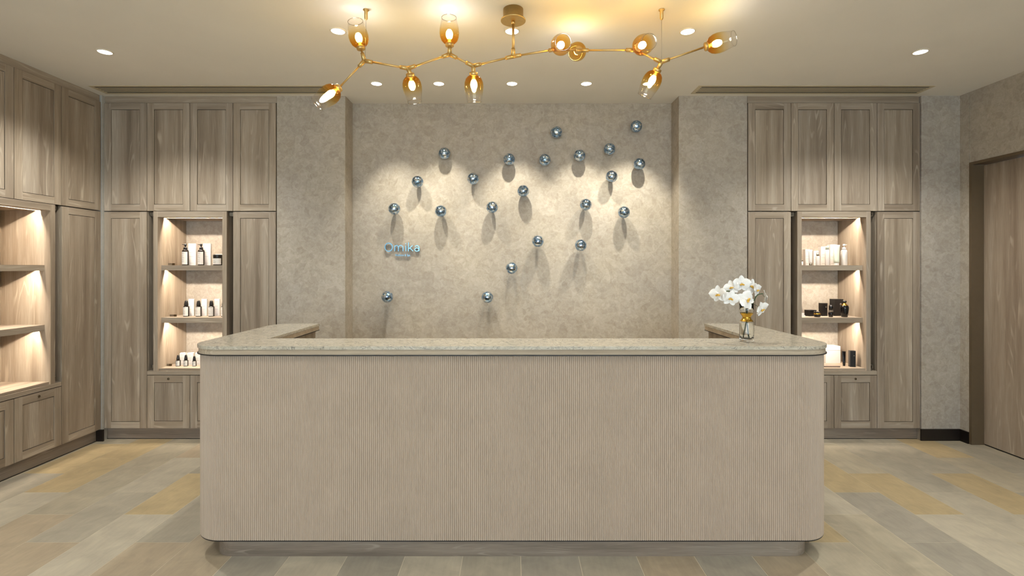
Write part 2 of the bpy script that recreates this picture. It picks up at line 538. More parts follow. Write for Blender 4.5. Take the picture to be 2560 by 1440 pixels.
for k in range(-14, 14):
    x0 = 0.045 + 0.3 * k
    y0 = -4.192 if k % 2 == 0 else -4.496 + 0.6
    y = y0
    while y < 4.6:
        if y > 1.55 and -13 <= k <= 12:
            t = link('tile', tile_me, floor, (x0, y, 0))
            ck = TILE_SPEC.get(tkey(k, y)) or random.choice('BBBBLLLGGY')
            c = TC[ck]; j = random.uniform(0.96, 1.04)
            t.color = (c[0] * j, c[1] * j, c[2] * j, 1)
        else:
            rest.box(x0 + .0012, x0 + .2988, y + .0012, y + .5988, -0.006, 0.0)
        y += 0.6
ro = rest.build('tile_field', M['tile'], floor); ro['kind'] = 'stuff'; ro.color = TC['B']

# back wall: recess, piers and the masonry behind the cabinets
wb = MB()
wb.box(-4.3, 4.3, 4.74, 4.95, 0, CEIL)
wb.box(-1.446, 1.446, 4.50, 4.74, 0, CEIL)
for s in (-1, 1):
    x0, x1 = sorted((s * 1.446, s * 2.038))
    wb.box(x0, x1, DW, 4.74, 0, CEIL)
wb.box(3.546, 4.3, DW - 0.004, 4.74, 0, CEIL)
struct('wall_back', wb, M['wall'])
wf = MB().box(-4.3, -3.5385, 4.281, 4.74, 0, CEIL)
struct('wall_corner', wf, M['filler'])
struct('wall_left', MB().box(-4.3, -3.96, -4.2, 4.281, 0, CEIL), M['wall'])
DJ = 4.209                     # near face of the wall beside the door
wr = MB().box(3.88, 4.3, DJ, DW, 0, CEIL).box(3.8815, 4.3, 3.21, DJ - 0.002, 2.387, CEIL).box(3.88, 4.3, -4.2, 3.21, 0, CEIL)
struct('wall_right', wr, M['wall'])
bb = MB().box(3.536, 3.868, DW - 0.016, DW - 0.004, 0, 0.1).box(3.868, 3.88, DJ + 0.001, DW - 0.004, 0, 0.1)
struct('baseboard_right', bb, M['baseboard'])
struct('baseboard_left', MB().box(-3.60, -3.520, 4.268, 4.281, 0, 0.1), M['baseboard'])
# flush door in the right wall
dr = MB().box(3.98, 4.02, 3.235, DJ - 0.026, 0.012, 2.36)
door = struct('door_1', dr, M['doorwood'], label='tall flush oak veneer door recessed in the right wall')
MB().box(3.878, 4.03, DJ - 0.024, DJ - 0.001, 0, 2.387).build('jamb', M['jamb'], door)
MB().box(3.878, 4.03, 3.21, 3.233, 0, 2.387).build('jamb', M['jamb'], door)
MB().box(3.878, 4.03, 3.233, DJ - 0.024, 2.364, 2.387).build('door_head', M['jamb'], door)
MB().box(3.99, 4.01, 3.233, DJ - 0.024, 0.0, 0.012).build('gap_shade_strip', M['black'], door)  # black strip stands in for the shade in the gap under the door
h = MB(); h.cyl((3.98, 3.33, 1.02), (3.935, 3.33, 1.02), 0.010); h.cyl((3.935, 3.325, 1.02), (3.935, 3.45, 1.02), 0.009)
h.build('door_handle', M['steel'], door)
# glazed front behind the viewer: daylight side of the room
wfm = MB().box(-4.3, -2.85, -4.4, -4.2, 0, CEIL).box(2.85, 4.3, -4.4, -4.2, 0, CEIL).box(-2.85, 2.85, -4.4, -4.2, 2.62, CEIL).box(-2.85, 2.85, -4.4, -4.2, 0, 0.18)
struct('wall_front', wfm, M['wall'])
win = MB()
for x in (-2.85, -1.43, -0.025, 1.38, 2.80): win.box(x, x + 0.05, -4.33, -4.27, 0.18, 2.62)
win.box(-2.85, 2.85, -4.33, -4.27, 0.18, 0.24).box(-2.85, 2.85, -4.33, -4.27, 2.56, 2.62)
wo = struct('window_1', win, M['winframe'])
for i in range(4):
    xa = (-2.80, -1.38, 0.025, 1.43)[i]
    MB().box(xa, xa + 1.37, -4.303, -4.297, 0.24, 2.56).build('pane', M['pane'], wo)


# ------------------------------------------------------------------ ceiling fittings
def air_vent(x0, x1, label):
    t = thing('air_vent', label, 'air vent', ((x0 + x1) / 2, 4.15, CEIL), group='linear ceiling diffusers')
    w = (x1 - x0) / 2
    y0, y1 = -0.095, 0.095
    fr = MB()
    fr.box(-w, w, y0, y0 + 0.022, -0.0028, 0).box(-w, w, y1 - 0.022, y1, -0.0028, 0)
    fr.box(-w, -w + 0.03, y0 + 0.022, y1 - 0.022, -0.0028, 0).box(w - 0.03, w, y0 + 0.022, y1 - 0.022, -0.0028, 0)
    fr.build('frame', M['vent'], t)
    MB().box(-w + 0.03, w - 0.03, y0 + 0.022, y1 - 0.022, -0.0012, 0).build('backing', M['black'], t)
    n = 5
    for k in range(n - 1):
        y = y0 + 0.022 + (k + 1) * 0.146 / n
        MB().box(-w + 0.03, w - 0.03, y - 0.0075, y + 0.0075, -0.0025, -0.0012).build('slat', M['vent'], t)
    return t


air_vent(-3.47, -1.53, 'long slotted air vent in the ceiling above the left oak cabinets')
air_vent(1.53, 3.47, 'long slotted air vent in the ceiling above the right oak cabinets')

lens_me = MB().lathe([(0.041, -0.0035), (0.041, -0.001)], n=28).mesh('lens', M['lens'])
trim_me = MB().lathe([(0.041, -0.001), (0.042, -0.006), (0.047, -0.004), (0.049, 0.0)], n=28, caps=(False, False)).mesh('trim_ring', M['trim'])


def downlight(x, y, power, label, group, size=80, tilt=0.0, blend=0.35, yaw=0.0, tint=WARM):
    t = thing('downlight', label, 'downlight', (x, y, CEIL), group=group)
    link('trim_ring', trim_me, t)
    link('lens', lens_me, t)
    ld = bpy.data.lights.new('downlight_lamp', 'SPOT')
    ld.energy = power
    ld.color = tint
    ld.spot_size = math.radians(size)
    ld.spot_blend = blend
    ld.shadow_soft_size = 0.018
    lo = bpy.data.objects.new('lamp', ld)
    col.objects.link(lo)
    lo.parent = t
    lo.location = (0, 0, -0.03)
    lo.rotation_euler = (tilt, 0, yaw)
    return t


for x, yaw, pf, lb in ((-1.094, -0.35, 0.75, 'leftmost recessed downlight of the row nearest the feature wall'),
                       (-0.591, 0.1, 0.9, 'second recessed downlight from the left nearest the feature wall'),
                       (0.0, -0.1, 1.0, 'middle recessed downlight of the row nearest the feature wall'),
                       (0.6, -0.1, 1.0, 'fourth recessed downlight from the left nearest the feature wall'),
                       (1.10, 0.2, 1.15, 'rightmost recessed downlight of the feature wall row, behind an amber shade')):
    downlight(x, 4.005, P_WASH * pf, lb, 'wall washing downlights', size=66, tilt=math.radians(14), blend=0.7, yaw=yaw, tint=(1.0, 0.95, 0.80))
for x, y, lb in ((-2.804, 3.416, 'recessed ceiling downlight above the left wall cabinets'),
                 (-1.093, 3.116, 'recessed ceiling downlight left of the tallest amber glass shade'),
                 (0.0, 3.116, 'recessed ceiling downlight directly behind the chandelier stem'),
                 (1.105, 3.12, 'recessed ceiling downlight right of the chandelier cable'),
                 (2.813, 3.416, 'recessed ceiling downlight near the door on the right')):
    downlight(x, y, P_DOWN * (1.85 if abs(x) > 2 else 1.0), lb, 'room downlights', size=128 if abs(x) > 2 else 95, blend=0.7)
nm = {-2.8: 'far left', -1.1: 'left', 0.0: 'centre', 1.1: 'right', 2.8: 'far right'}
for y, rowname in ((1.25, 'in front of the desk'), (-0.6, 'over the viewing position'), (-2.5, 'near the glazed front')):
    for x in (-2.8, -1.1, 1.1, 2.8):
        downlight(x, y, P_ROOM, nm[x] + ' recessed ceiling downlight ' + rowname, 'room downlights', size=125, blend=0.8)


# ------------------------------------------------------------------ cabinets
DWID = 0.373
GAP = 0.0023
door_cache = {}


def make_door(parent, u0, u1, z0, z1, lock=None, stile=0.062, th=0.02):
    """shaker door: two stiles, two rails and a centre panel behind a fine shadow groove"""
    w, hgt = u1 - u0, z1 - z0
    key = (round(w, 4), round(hgt, 4))
    rail = 0.057 if hgt > 0.6 else 0.062
    if key not in door_cache:
        d = MB()
        d.box(GAP, stile, 0, th, GAP, hgt - GAP, 0).box(w - stile, w - GAP, 0, th, GAP, hgt - GAP, 0)
        d.box(stile, w - stile, 0, th, GAP, rail, 1).box(stile, w - stile, 0, th, hgt - rail, hgt - GAP, 1)
        p = MB().box(stile + 0.0038, w - stile - 0.0038, 0.003, th, rail + 0.0038, hgt - rail - 0.0038)
        g = MB().box(stile - 0.001, w - stile + 0.001, th - 0.006, th - 0.001, rail - 0.001, hgt - rail + 0.001)
        door_cache[key] = (d.mesh('door', [M['wood_v'], M['wood_x']]), p.mesh('door_panel', M['wood_v']), g.mesh('groove', M['black']))
    dm, pm, gm = door_cache[key]
    o = link('door', dm, parent, (u0, 0, z0))
    link('door_panel', pm, o)
    link('groove', gm, o)
    if lock:
        lk = MB().lathe([(0.0, -0.004), (0.0085, -0.004), (0.0095, -0.002), (0.0095, 0.001)], (w / 2, 0, hgt - 0.032), (0, 1, 0), 18)
        lk.lathe([(0.0, -0.0065), (0.004, -0.006), (0.0045, -0.003)], (w / 2, 0, hgt - 0.032), (0, 1, 0), 12)
        lk.build('lock', M['brasslock'], o)
    return o


def carcass(parent, u0, u1, z0, z1, depth=0.40, mat=None):
    MB().box(u0 + 0.0005, u1 - 0.0005, 0.021, depth, z0, z1).build('carcass', M['wood_v'], parent)


def wall_unit(origin, rz, where, ends, grp, backmat):
    """four-door wide built-in: local x along the front, y into the wall. ends = words for the four columns"""
    def th(name, label, cat, group=None):
        return thing(name, label, cat, origin, rz, group)
    zl, zs, zt = 0.102, 1.984, 2.925
    # plinth and crown
    t = th('cabinet_plinth', 'recessed oak kickboard under ' + where, 'plinth')
    MB().box(0, 4 * DWID, 0.036, 0.06, 0, 0.0985).build('kickboard', M['plinth'], t)
    MB().box(0, 4 * DWID, 0.032, 0.036, 0, 0.004).build('floor_seal', M['black'], t)
    t = th('cabinet_cornice', 'narrow oak cornice strip under the ceiling on ' + where, 'cornice')
    MB().box(0, 4 * DWID, 0.012, 0.40, zt + 0.003, CEIL - 0.001).build('board', M['wood_x'], t)
    for k in range(4):
        t = th('upper_cabinet', ends[k] + ' upper oak cabinet of ' + where, 'cabinet', grp + ' uppers')
        carcass(t, k * DWID, (k + 1) * DWID, zs + 0.004, zt)
        make_door(t, k * DWID, (k + 1) * DWID, zs + 0.002, zt)
    for k in (0, 3):
        t = th('tall_cabinet', ends[k] + ' full height lower oak cabinet of ' + where, 'cabinet', grp + ' talls')
        carcass(t, k * DWID, (k + 1) * DWID, zl, zs)
        make_door(t, k * DWID, (k + 1) * DWID, zl, zs - 0.002)
    for k in (1, 2):
        t = th('base_cabinet', ends[k] + ' low oak cupboard of ' + where, 'cabinet', grp + ' bases')
        carcass(t, k * DWID, (k + 1) * DWID, zl, 0.566)
        make_door(t, k * DWID, (k + 1) * DWID, zl, 0.564, lock=(k == 1 if ends[4] == 'L' else k == 2))
    t = th('cabinet_ledge', 'oak ledge below the lit display niche of ' + where, 'ledge')
    MB().box(DWID + 0.001, 3 * DWID - 0.001, 0.0, 0.40, 0.5675, 0.600).bevel(0.001).build('board', M['wood_x'], t)
    # niche
    a, b, c, d = 0.428, 0.466, 1.026, 1.064
    D = 0.39
    t = th('display_niche', 'lit oak display niche with shelves in ' + where, 'display niche')
    MB().box(a, b, 0.0, D, 0.6005, zs).build('side_panel', M['wood_v'], t)
    MB().box(c, d, 0.0, D, 0.6005, zs).build('side_panel', M['wood_v'], t)
    MB().box(b, c, D - 0.012, D, 0.6005, zs).build('back_panel', backmat, t)
    MB().box(b, c, 0.012, D - 0.012, 0.6005, 0.620).build('floor_board', M['wood_x'], t)
    MB().box(DWID + 0.001, a, D - 0.02, D, 0.6005, zs).box(d, 3 * DWID - 0.001, D - 0.02, D, 0.6005, zs).build('pocket_back', M['dark'], t)

    def lit_board(name, zb, zt_, v0, vs):
        """board with a groove under it that hides an LED strip"""
        m = MB()
        m.box(b, c, v0, vs + 0.0008, zb, zt_)
        m.box(b, c, vs + 0.028, D - 0.012, zb, zt_)
        m.box(b, c, vs + 0.0008, vs + 0.028, zb + 0.0135, zt_)
        o = m.build(name, M['wood_x'], t)
        s = MB()
        v = [s.bm.verts.new(p) for p in ((b + 0.004, vs - 0.001 + 0.002, zb + 0.0125), (c - 0.004, vs + 0.001, zb + 0.0125), (c - 0.004, vs + 0.0055, zb + 0.0125), (b + 0.004, vs + 0.0055, zb + 0.0125))]
        s.bm.faces.new(v[::-1])
        s.build('led_strip', M['led'], o)
        return o
    lit_board('top_board', 1.935, zs, 0.0, 0.080)
    lit_board('shelf', 1.4725, 1.5165, 0.046, 0.088)
    lit_board('shelf', 1.012, 1.0577, 0.046, 0.088)
    for (u, z) in ((DWID + 0.012, 1.945), (DWID + 0.012, 0.615), (d + 0.012, 1.945), (d + 0.012, 0.615)):
        hg = MB().box(u, u + 0.03, 0.03, 0.07, z, z + 0.034).bevel(0.003)
        hg.box(u + 0.006, u + 0.012, 0.012, 0.03, z + 0.006, z + 0.028)
        hg.build('pocket_hinge', M['steel'], t)
    return t


XB = 2.046
wall_unit((-XB - 4 * DWID, DW, 0), 0, 'the back cabinet wall left of the desk', ('leftmost', 'second from left', 'third from left', 'rightmost', 'L'), 'back left cabinet', M['wall'])
wall_unit((XB, DW, 0), 0, 'the back cabinet wall right of the desk', ('leftmost', 'second from left', 'third from left', 'rightmost', 'R'), 'back right cabinet', M['wall'])
wall_unit((-3.545, 4.277 - 4 * DWID, 0), PI / 2, 'the side cabinet wall at the left edge', ('nearest', 'second nearest', 'third nearest', 'farthest', 'R'), 'side cabinet', M['wood_v'])


# ------------------------------------------------------------------ reception desk
def arc(cx, cy, r, a0, a1, n=14):
    return [(cx + r * math.cos(a0 + (a1 - a0) * i / n), cy + r * math.sin(a0 + (a1 - a0) * i / n)) for i in range(n + 1)]


def u_plan(hw, y0, y1, bar, wing, R, r2):
    """outline of the U-shaped desk, counter-clockwise, rounded outer corners"""
    p = []
    p += arc(-hw + R, y0 + R, R, PI, 1.5 * PI)
    p += arc(hw - R, y0 + R, R, 1.5 * PI, 2 * PI)
    p += arc(hw - r2, y1 - r2, r2, 0, 0.5 * PI, 8)
    p += [(hw - wing, y1), (hw - wing, y0 + bar), (-hw + wing, y0 + bar), (-hw + wing, y1)]
    p += arc(-hw + r2, y1 - r2, r2, 0.5 * PI, PI, 8)
    return p


desk = thing('reception_desk', 'long U-shaped reception desk with fluted beige front and veined stone top', 'desk', (0, 0, 0))
Y1 = 3.526
slab = MB().prism(u_plan(1.672, 2.508, Y1, 0.285, 0.305, 0.178, 0.12), 1.083, 1.0995)
slab.bevel(0.0025, 2)
slab.build('stone_top', M['stone'], desk)
MB().prism(u_plan(1.667, 2.514, Y1 - 0.004, 0.275, 0.297, 0.172, 0.115), 1.0555, 1.083).build('wood_band', M['band'], desk)
MB().prism(u_plan(1.673, 2.507, Y1, 0.284, 0.305, 0.179, 0.12), 1.0515, 1.0555).build('shadow_line_lip', M['black'], desk)  # thin lip, coloured black to paint the shadow line below the band
MB().prism(u_plan(1.652, 2.534, Y1 - 0.02, 0.245, 0.27, 0.16, 0.11), 1.0465, 1.0515).build('shadow_gap', M['black'], desk)
MB().prism(u_plan(1.655, 2.536, Y1 - 0.01, 0.24, 0.262, 0.158, 0.11), 0.106, 1.0465).build('inner_carcass', M['wood_v'], desk)
MB().prism(u_plan(1.664, 2.529, Y1 - 0.006, 0.25, 0.27, 0.168, 0.11), 0.1005, 0.1065).build('bottom_trim', M['black'], desk)
MB().prism(u_plan(1.566, 2.574, Y1 - 0.06, 0.19, 0.17, 0.11, 0.06), 0.0, 0.1005).build('plinth', M['plinth'], desk)
# fluted outer skin: half-round reeds swept round the outline
hw, y0, R = 1.661, 2.532, 0.165
path = []
yy = Y1 - 0.09
path.append((-hw, yy)); path += arc(-hw + R, y0 + R, R, PI, 1.5 * PI, 60); path += arc(hw - R, y0 + R, R, 1.5 * PI, 2 * PI, 60); path.append((hw, yy))
seg = [0.0]
for p, q in zip(path, path[1:]): seg.append(seg[-1] + math.dist(p, q))
total = seg[-1]
nfl = round(total / 0.0101)
fl = MB(); bmf = fl.bm
prev = None; i = 0
NS = 7
for k in range(nfl * NS + 1):
    s = min(total * k / (nfl * NS), total - 1e-7)
    while seg[i + 1] < s: i += 1
    f = (s - seg[i]) / (seg[i + 1] - seg[i])
    P0, P1 = path[i], path[i + 1]
    x = P0[0] + (P1[0] - P0[0]) * f; y = P0[1] + (P1[1] - P0[1]) * f
    tx, ty = P1[0] - P0[0], P1[1] - P0[1]
    l = math.hypot(tx, ty); nx, ny = ty / l, -tx / l
    ph = (k % NS) / NS
    hgt = 0.0046 * math.sqrt(max(0.0, 1 - (2 * ph - 1) ** 2))
    x += nx * hgt; y += ny * hgt
    cur = (bmf.verts.new((x, y, 0.1065)), bmf.verts.new((x, y, 1.0465)))
    if prev: bmf.faces.new((prev[0], cur[0], cur[1], prev[1]))
    prev = cur
fo = fl.build('fluted_panel', M['flute'], desk); fo['kind'] = 'stuff'
# staff side worktop
MB().box(-1.38, 1.38, 2.79, 3.30, 0.70, 0.735).build('worktop', M['band'], desk)


# ------------------------------------------------------------------ chandelier
CH = 2.86
ch = thing('chandelier', 'branching brass chandelier with ten amber glass shades', 'chandelier', at(1283, 25, CH) * 1.0)
ch.location.z = CEIL
cl = Vector(ch.location)


def lc(px, py, d=CH):
    return at(px, py, d) - cl


nodes = {1: lc(911, 152), 2: lc(1020, 171), 3: lc(1124, 136), 4: lc(1183, 165), 5: lc(1283, 141), 6: lc(1392, 123, 2.82), 7: lc(1452, 126, 2.93), 8: lc(1585, 125, 2.87), 9: lc(1654, 155)}
# canopy and stem
MB().lathe([(0.058, 0), (0.058, -0.058), (0.060, -0.060)], n=40, caps=(True, True)).lathe([(0.071, -0.060), (0.072, -0.062), (0.072, -0.066), (0.070, -0.067)], n=40).build('canopy', M['gold'], ch)
st = MB(); st.cyl((0, 0, -0.067), nodes[5] + Vector((0, 0, 0.035)), 0.0075); st.cyl((0, 0, -0.067), (0, 0, -0.085), 0.011)
st.build('stem', M['gold'], ch)
links = [(1, 2), (2, 3), (3, 4), (4, 5), (5, 6), (6, 7), (7, 8), (8, 9)]
for a, b in links:
    MB().cyl(nodes[a], nodes[b], 0.0058).build('rod', M['gold'], ch)
shades = [  # base of the shade, axis, node
    (lc(845, 221, 2.84), (-0.68, -0.28, -0.68), 1),
    (lc(902, 119), (-0.20, -0.02, 0.98), 1),
    (lc(1026, 189, 2.88), (0.04, 0.62, -0.78), 2),
    (lc(1124, 111), (-0.02, -0.02, 1.0), 3),
    (lc(1184, 186, 2.88), (0.0, 0.36, -0.93), 4),
    (lc(1399, 117, 2.79), (0.03, -0.96, -0.26), 6),
    (lc(1446, 126, 2.98), (0.0, 0.95, 0.30), 7),
    (lc(1596, 118, 2.83), (0.14, -0.96, -0.23), 8),
    (lc(1767, 116, 2.84), (0.94, -0.12, 0.24), 9),
    (lc(1642, 177, 2.89), (-0.36, 0.42, -0.83), 9)]
prof = [(0.022, 0.004), (0.034, 0.010), (0.046, 0.023), (0.0535, 0.042), (0.0565, 0.064), (0.0552, 0.086), (0.0515, 0.108), (0.0470, 0.130), (0.0430, 0.152)]
inner = [(r - 0.0018, t) for r, t in prof[::-1]]
rim = [(0.0421 + 0.0013 * math.cos(a), 0.1525 + 0.0013 * math.sin(a)) for a in [2 * PI * i / 10 for i in range(11)]]
shade_me = MB().lathe(prof + inner, n=40, caps=(False, False)).lathe(rim, n=48, mi=1, caps=(False, False)).mesh('glass_shade', [M['amber'], M['rimglass']])
cap_me = MB().lathe([(0.010, -0.016), (0.023, -0.012), (0.0245, -0.010), (0.0245, 0.004), (0.022, 0.0065), (0.013, 0.008), (0.013, 0.028)], n=28).mesh('cap', M['gold'])
bulb_me = MB().lathe([(0.0, 0.026), (0.010, 0.028), (0.0175, 0.042), (0.0200, 0.056), (0.0180, 0.070), (0.0110, 0.082), (0.0, 0.087)], n=18).mesh('bulb', M['bulb'])
hub_dirs = {k: [] for k in nodes}
for a, b in links:
    hub_dirs[a].append((nodes[b] - nodes[a]).normalized()); hub_dirs[b].append((nodes[a] - nodes[b]).normalized())
hub_dirs[5].append(Vector((0, 0, 1)))
for base, axis, nd in shades:
    ax = Vector(axis).normalized()
    q = Vector((0, 0, 1)).rotation_difference(ax)
    o = link('glass_shade', shade_me, ch, base)
    o.rotation_mode = 'QUATERNION'; o.rotation_quaternion = q
    link('cap', cap_me, o); link('bulb', bulb_me, o)
    start = base - ax * 0.012
    if (start - nodes[nd]).length > 0.01:
        MB().cyl(nodes[nd], start, 0.0055).build('arm', M['gold'], ch)
    hub_dirs[nd].append((start - nodes[nd]).normalized())
for k, dirs in hub_dirs.items():
    m = MB().lathe([(0.0, -0.012), (0.009, -0.009), (0.0125, 0), (0.009, 0.009), (0.0, 0.012)], nodes[k], (0, 1, 0), 14)
    for dv in dirs:
        m.lathe([(0.0125, 0.0), (0.0115, 0.03), (0.0110, 0.046), (0.0075, 0.0465)], nodes[k], dv, 12)
    m.build('hub', M['gold'], ch)
for k, dx in ((1, 4), (9, 0)):
    top = Vector((nodes[k].x + dx * CH / F, nodes[k].y, 0.0))
    m = MB().lathe([(0.017, 0), (0.017, -0.004), (0.010, -0.0055), (0.010, -0.05), (0.006, -0.058), (0.002, -0.06)], top, (0, 0, 1), 16)
    m.build('ceiling_mount', M['gold'], ch)
    MB().cyl(top + Vector((0, 0, -0.05)), nodes[k] + Vector((dx * CH / F * 0.5, 0, 0)), 0.0009, n=6).build('suspension_cable', M['steel'], ch)


# ------------------------------------------------------------------ mirrored spheres on the feature wall
SPH = [(500, 271), (1233, 133), (1756, 94), (924, 310), (1157, 314), (1384, 285), (1581, 243), (1776, 340), (324, 456), (688, 437), (1594, 422),
       (1016, 517), (172, 634), (476, 649), (812, 624), (1425, 606), (1675, 656), (1112, 846), (1392, 872), (940, 1021), (127, 1210), (781, 1212)]
SLAB = ['topmost on the left half of the cluster', 'second highest of all, left of the topmost', 'topmost of all at upper right', 'second in the high row left of centre',
        'third in the high row at centre', 'just right of centre in the high row', 'below and left of the topmost one', 'below the topmost one near the right edge',
        'upper left, between the two leftmost heights', 'alone in the gap left of centre', 'lower of the close pair at upper right',
        'middle of the wall, nearest the centre', 'leftmost in the middle row', 'above the sign lettering to its right', 'middle row, third from left',
        'right middle, above the lower pair', 'far right in the middle row', 'left of the lower pair', 'right of the lower pair', 'directly below the centre, alone',
        'lowest at far left below the sign', 'lowest near the centre above the desk']
sph_me = MB().lathe([(0.0, -0.052)] + [(0.052 * math.cos(a), 0.052 * math.sin(a)) for a in [(-80 + 160 * i / 22) * PI / 180 for i in range(23)]] + [(0.0, 0.052)], n=40).mesh('globe', M['bluemirror'])
pin_me = MB().cyl((0, 0.045, 0), (0, 0.075, 0), 0.006).lathe([(0.016, 0.0), (0.014, 0.004)], (0, 0.075, 0), (0, -1, 0), 16).mesh('mount', M['steel'])
for (zx, zy), lb in zip(SPH, SLAB):
    px, py = 920 + zx / 2.6176, 280 + zy / 2.6176
    p = at(px, py, 4.424)
    t = thing('wall_sphere', 'mirrored blue glass ball on the feature wall, ' + lb, 'wall ornament', p, group='mirrored balls on the feature wall')
    link('globe', sph_me, t); link('mount', pin_me, t)

# ------------------------------------------------------------------ wall lettering
sg = thing('wall_sign', 'blue steel wall lettering reading Omika on the feature wall', 'sign', at(1007, 632, 4.486))
S = 4.48 / F                  # metres per photograph pixel on the wall
def ring(cx, cz, rx, rz, w, a0=0, a1=2 * PI, n=32, ho=0.006):
    m = MB()
    pts = []
    for i in range(n + 1):
        a = a0 + (a1 - a0) * i / n
        pts.append((math.cos(a), math.sin(a)))
    full = abs(a1 - a0 - 2 * PI) < 1e-6
    vs = []
    for c, s_ in pts[:-1] if full else pts:
        vs.append([m.bm.verts.new(((cx + (rx + o) * c) * S, y, (cz + (rz + o) * s_) * S)) for o, y in ((w / 2, -ho), (w / 2, ho), (-w / 2, ho), (-w / 2, -ho))])
    nn = len(vs)
    for i in range(nn if full else nn - 1):
        A, B = vs[i], vs[(i + 1) % nn]
        for j in range(4):
            m.bm.faces.new((A[j], A[(j + 1) % 4], B[(j + 1) % 4], B[j]))
    if not full:
        m.bm.faces.new(vs[0][::-1]); m.bm.faces.new(vs[-1])
    return m
bar_n = [0]
def bar(m, x0, z0, x1, z1, w):
    dx, dz = x1 - x0, z1 - z0
    l = math.hypot(dx, dz); nx, nz = -dz / l * w / 2, dx / l * w / 2
    q = [(x0 + nx, z0 + nz), (x1 + nx, z1 + nz), (x1 - nx, z1 - nz), (x0 - nx, z0 - nz)]
    bar_n[0] += 1; yo = 0.0061 + 0.00012 * (bar_n[0] % 9)
    a = [m.bm.verts.new((x * S, -yo, z * S)) for x, z in q]; b = [m.bm.verts.new((x * S, yo, z * S)) for x, z in q]
    m.bm.faces.new(a); m.bm.faces.new(b[::-1])
    for i in range(4): m.bm.faces.new((a[i], b[i], b[(i + 1) % 4], a[(i + 1) % 4]))
    return m
ST = 2.0
ring(-35, 14, 9.2, 10.2, ST + 0.4).build('letter', M['signblue'], sg)                          # O
m = ring(-15, 12.5, 4.6, 6.0, ST, 0, PI, 14); b2 = bar
bar(m, -19.6, 4, -19.6, 18, ST); bar(m, -10.4, 4, -10.4, 12.8, ST)
m2 = ring(-4.8, 12.5, 5.6, 6.0, ST, 0, PI, 14, 0.0058); bar(m2, 0.8, 4, 0.8, 12.8, ST)
m.build('letter', M['signblue'], sg); m2.build('letter_stroke', M['signblue'], sg)             # m
m = bar(MB(), 8.0, 4, 8.0, 18, ST); bar(m, 8.0, 21.2, 8.0, 23.8, ST); m.build('letter', M['signblue'], sg)   # i
m = bar(MB(), 14.5, 4, 14.5, 26, ST); bar(m, 14.8, 9.5, 25, 18.2, ST); bar(m, 18, 12.2, 26, 4.2, ST); m.build('letter', M['signblue'], sg)   # k
m = ring(35.5, 8.0, 4.9, 4.0, ST, 0, 2 * PI, 20); bar(m, 41, 4, 41, 13, ST); m.build('letter', M['signblue'], sg)   # a
ring(35.7, 12.8, 5.3, 5.0, ST, 0, 0.85 * PI, 14, 0.0058).build('letter_stroke', M['signblue'], sg)
cu = bpy.data.curves.new('subline', 'FONT')
cu.body = 'Wellness & Spa'
cu.size = 8.0 * S
cu.extrude = 0.004
cu.align_x = 'CENTER'
tmp = bpy.data.objects.new('subline_source', cu)
col.objects.link(tmp)
bpy.context.view_layer.update()
me = bpy.data.meshes.new_from_object(tmp.evaluated_get(bpy.context.evaluated_depsgraph_get()))
xs = [v.co.x for v in me.vertices]
fac = 38.0 * S / (max(xs) - min(xs))
for v in me.vertices: v.co.x *= fac
bpy.data.objects.remove(tmp)
me.materials.clear(); me.materials.append(M['signblue'])
link('subline', me, sg, (-0.5 * S, 0.002, -8.4 * S), (PI / 2, 0, 0))
mm = MB()
for x in (-44, -35, -26, -19.6, 0.8, 8, 14.5, 41): mm.cyl((x * S, 0.006, 6 * S), (x * S, 0.02, 6 * S), 0.0012, n=6)
for x in (-17, -6, 6, 16): mm.cyl((x * S, 0.004, -6 * S), (x * S, 0.02, -6 * S), 0.0012, n=6)
mm.build('stand_off_pin', M['steel'], sg)


# ------------------------------------------------------------------ vase and orchids
DV = 2.665
vp = Vector(((1866.5 - 1280) * DV / F, DV, 1.0996))
vase = thing('vase', 'clear glass vase with a pinched gold neck on the desk top', 'vase', vp)
pr = [(0.0, 0.0), (0.030, 0.0), (0.0375, 0.003), (0.039, 0.010), (0.039, 0.045), (0.0388, 0.100), (0.037, 0.110), (0.030, 0.118), (0.0235, 0.126), (0.0225, 0.132), (0.024, 0.138), (0.031, 0.147),
      (0.0365, 0.156), (0.0385, 0.170), (0.0390, 0.205)]
inn = [(0.0370, 0.205), (0.0365, 0.171), (0.0345, 0.158), (0.029, 0.149), (0.0215, 0.138), (0.0200, 0.132), (0.021, 0.125), (0.028, 0.115), (0.0340, 0.107), (0.0345, 0.098), (0.033, 0.040), (0.030, 0.024), (0.024, 0.017), (0.0, 0.016)]
pr = [(r * 0.92, z) for r, z in pr]; inn = [(r * 0.92, z) for r, z in inn]
MB().lathe(pr + inn, n=48).build('glass_body', M['glass'], vase)
MB().lathe([(r * 0.92, z) for r, z in [(0.0375, 0.1112), (0.0305, 0.1190), (0.0243, 0.1262), (0.0233, 0.132), (0.0246, 0.1372), (0.0318, 0.1462), (0.0372, 0.1545)]], n=48, caps=(False, False)).build('gold_neck', M['chromegold'], vase)


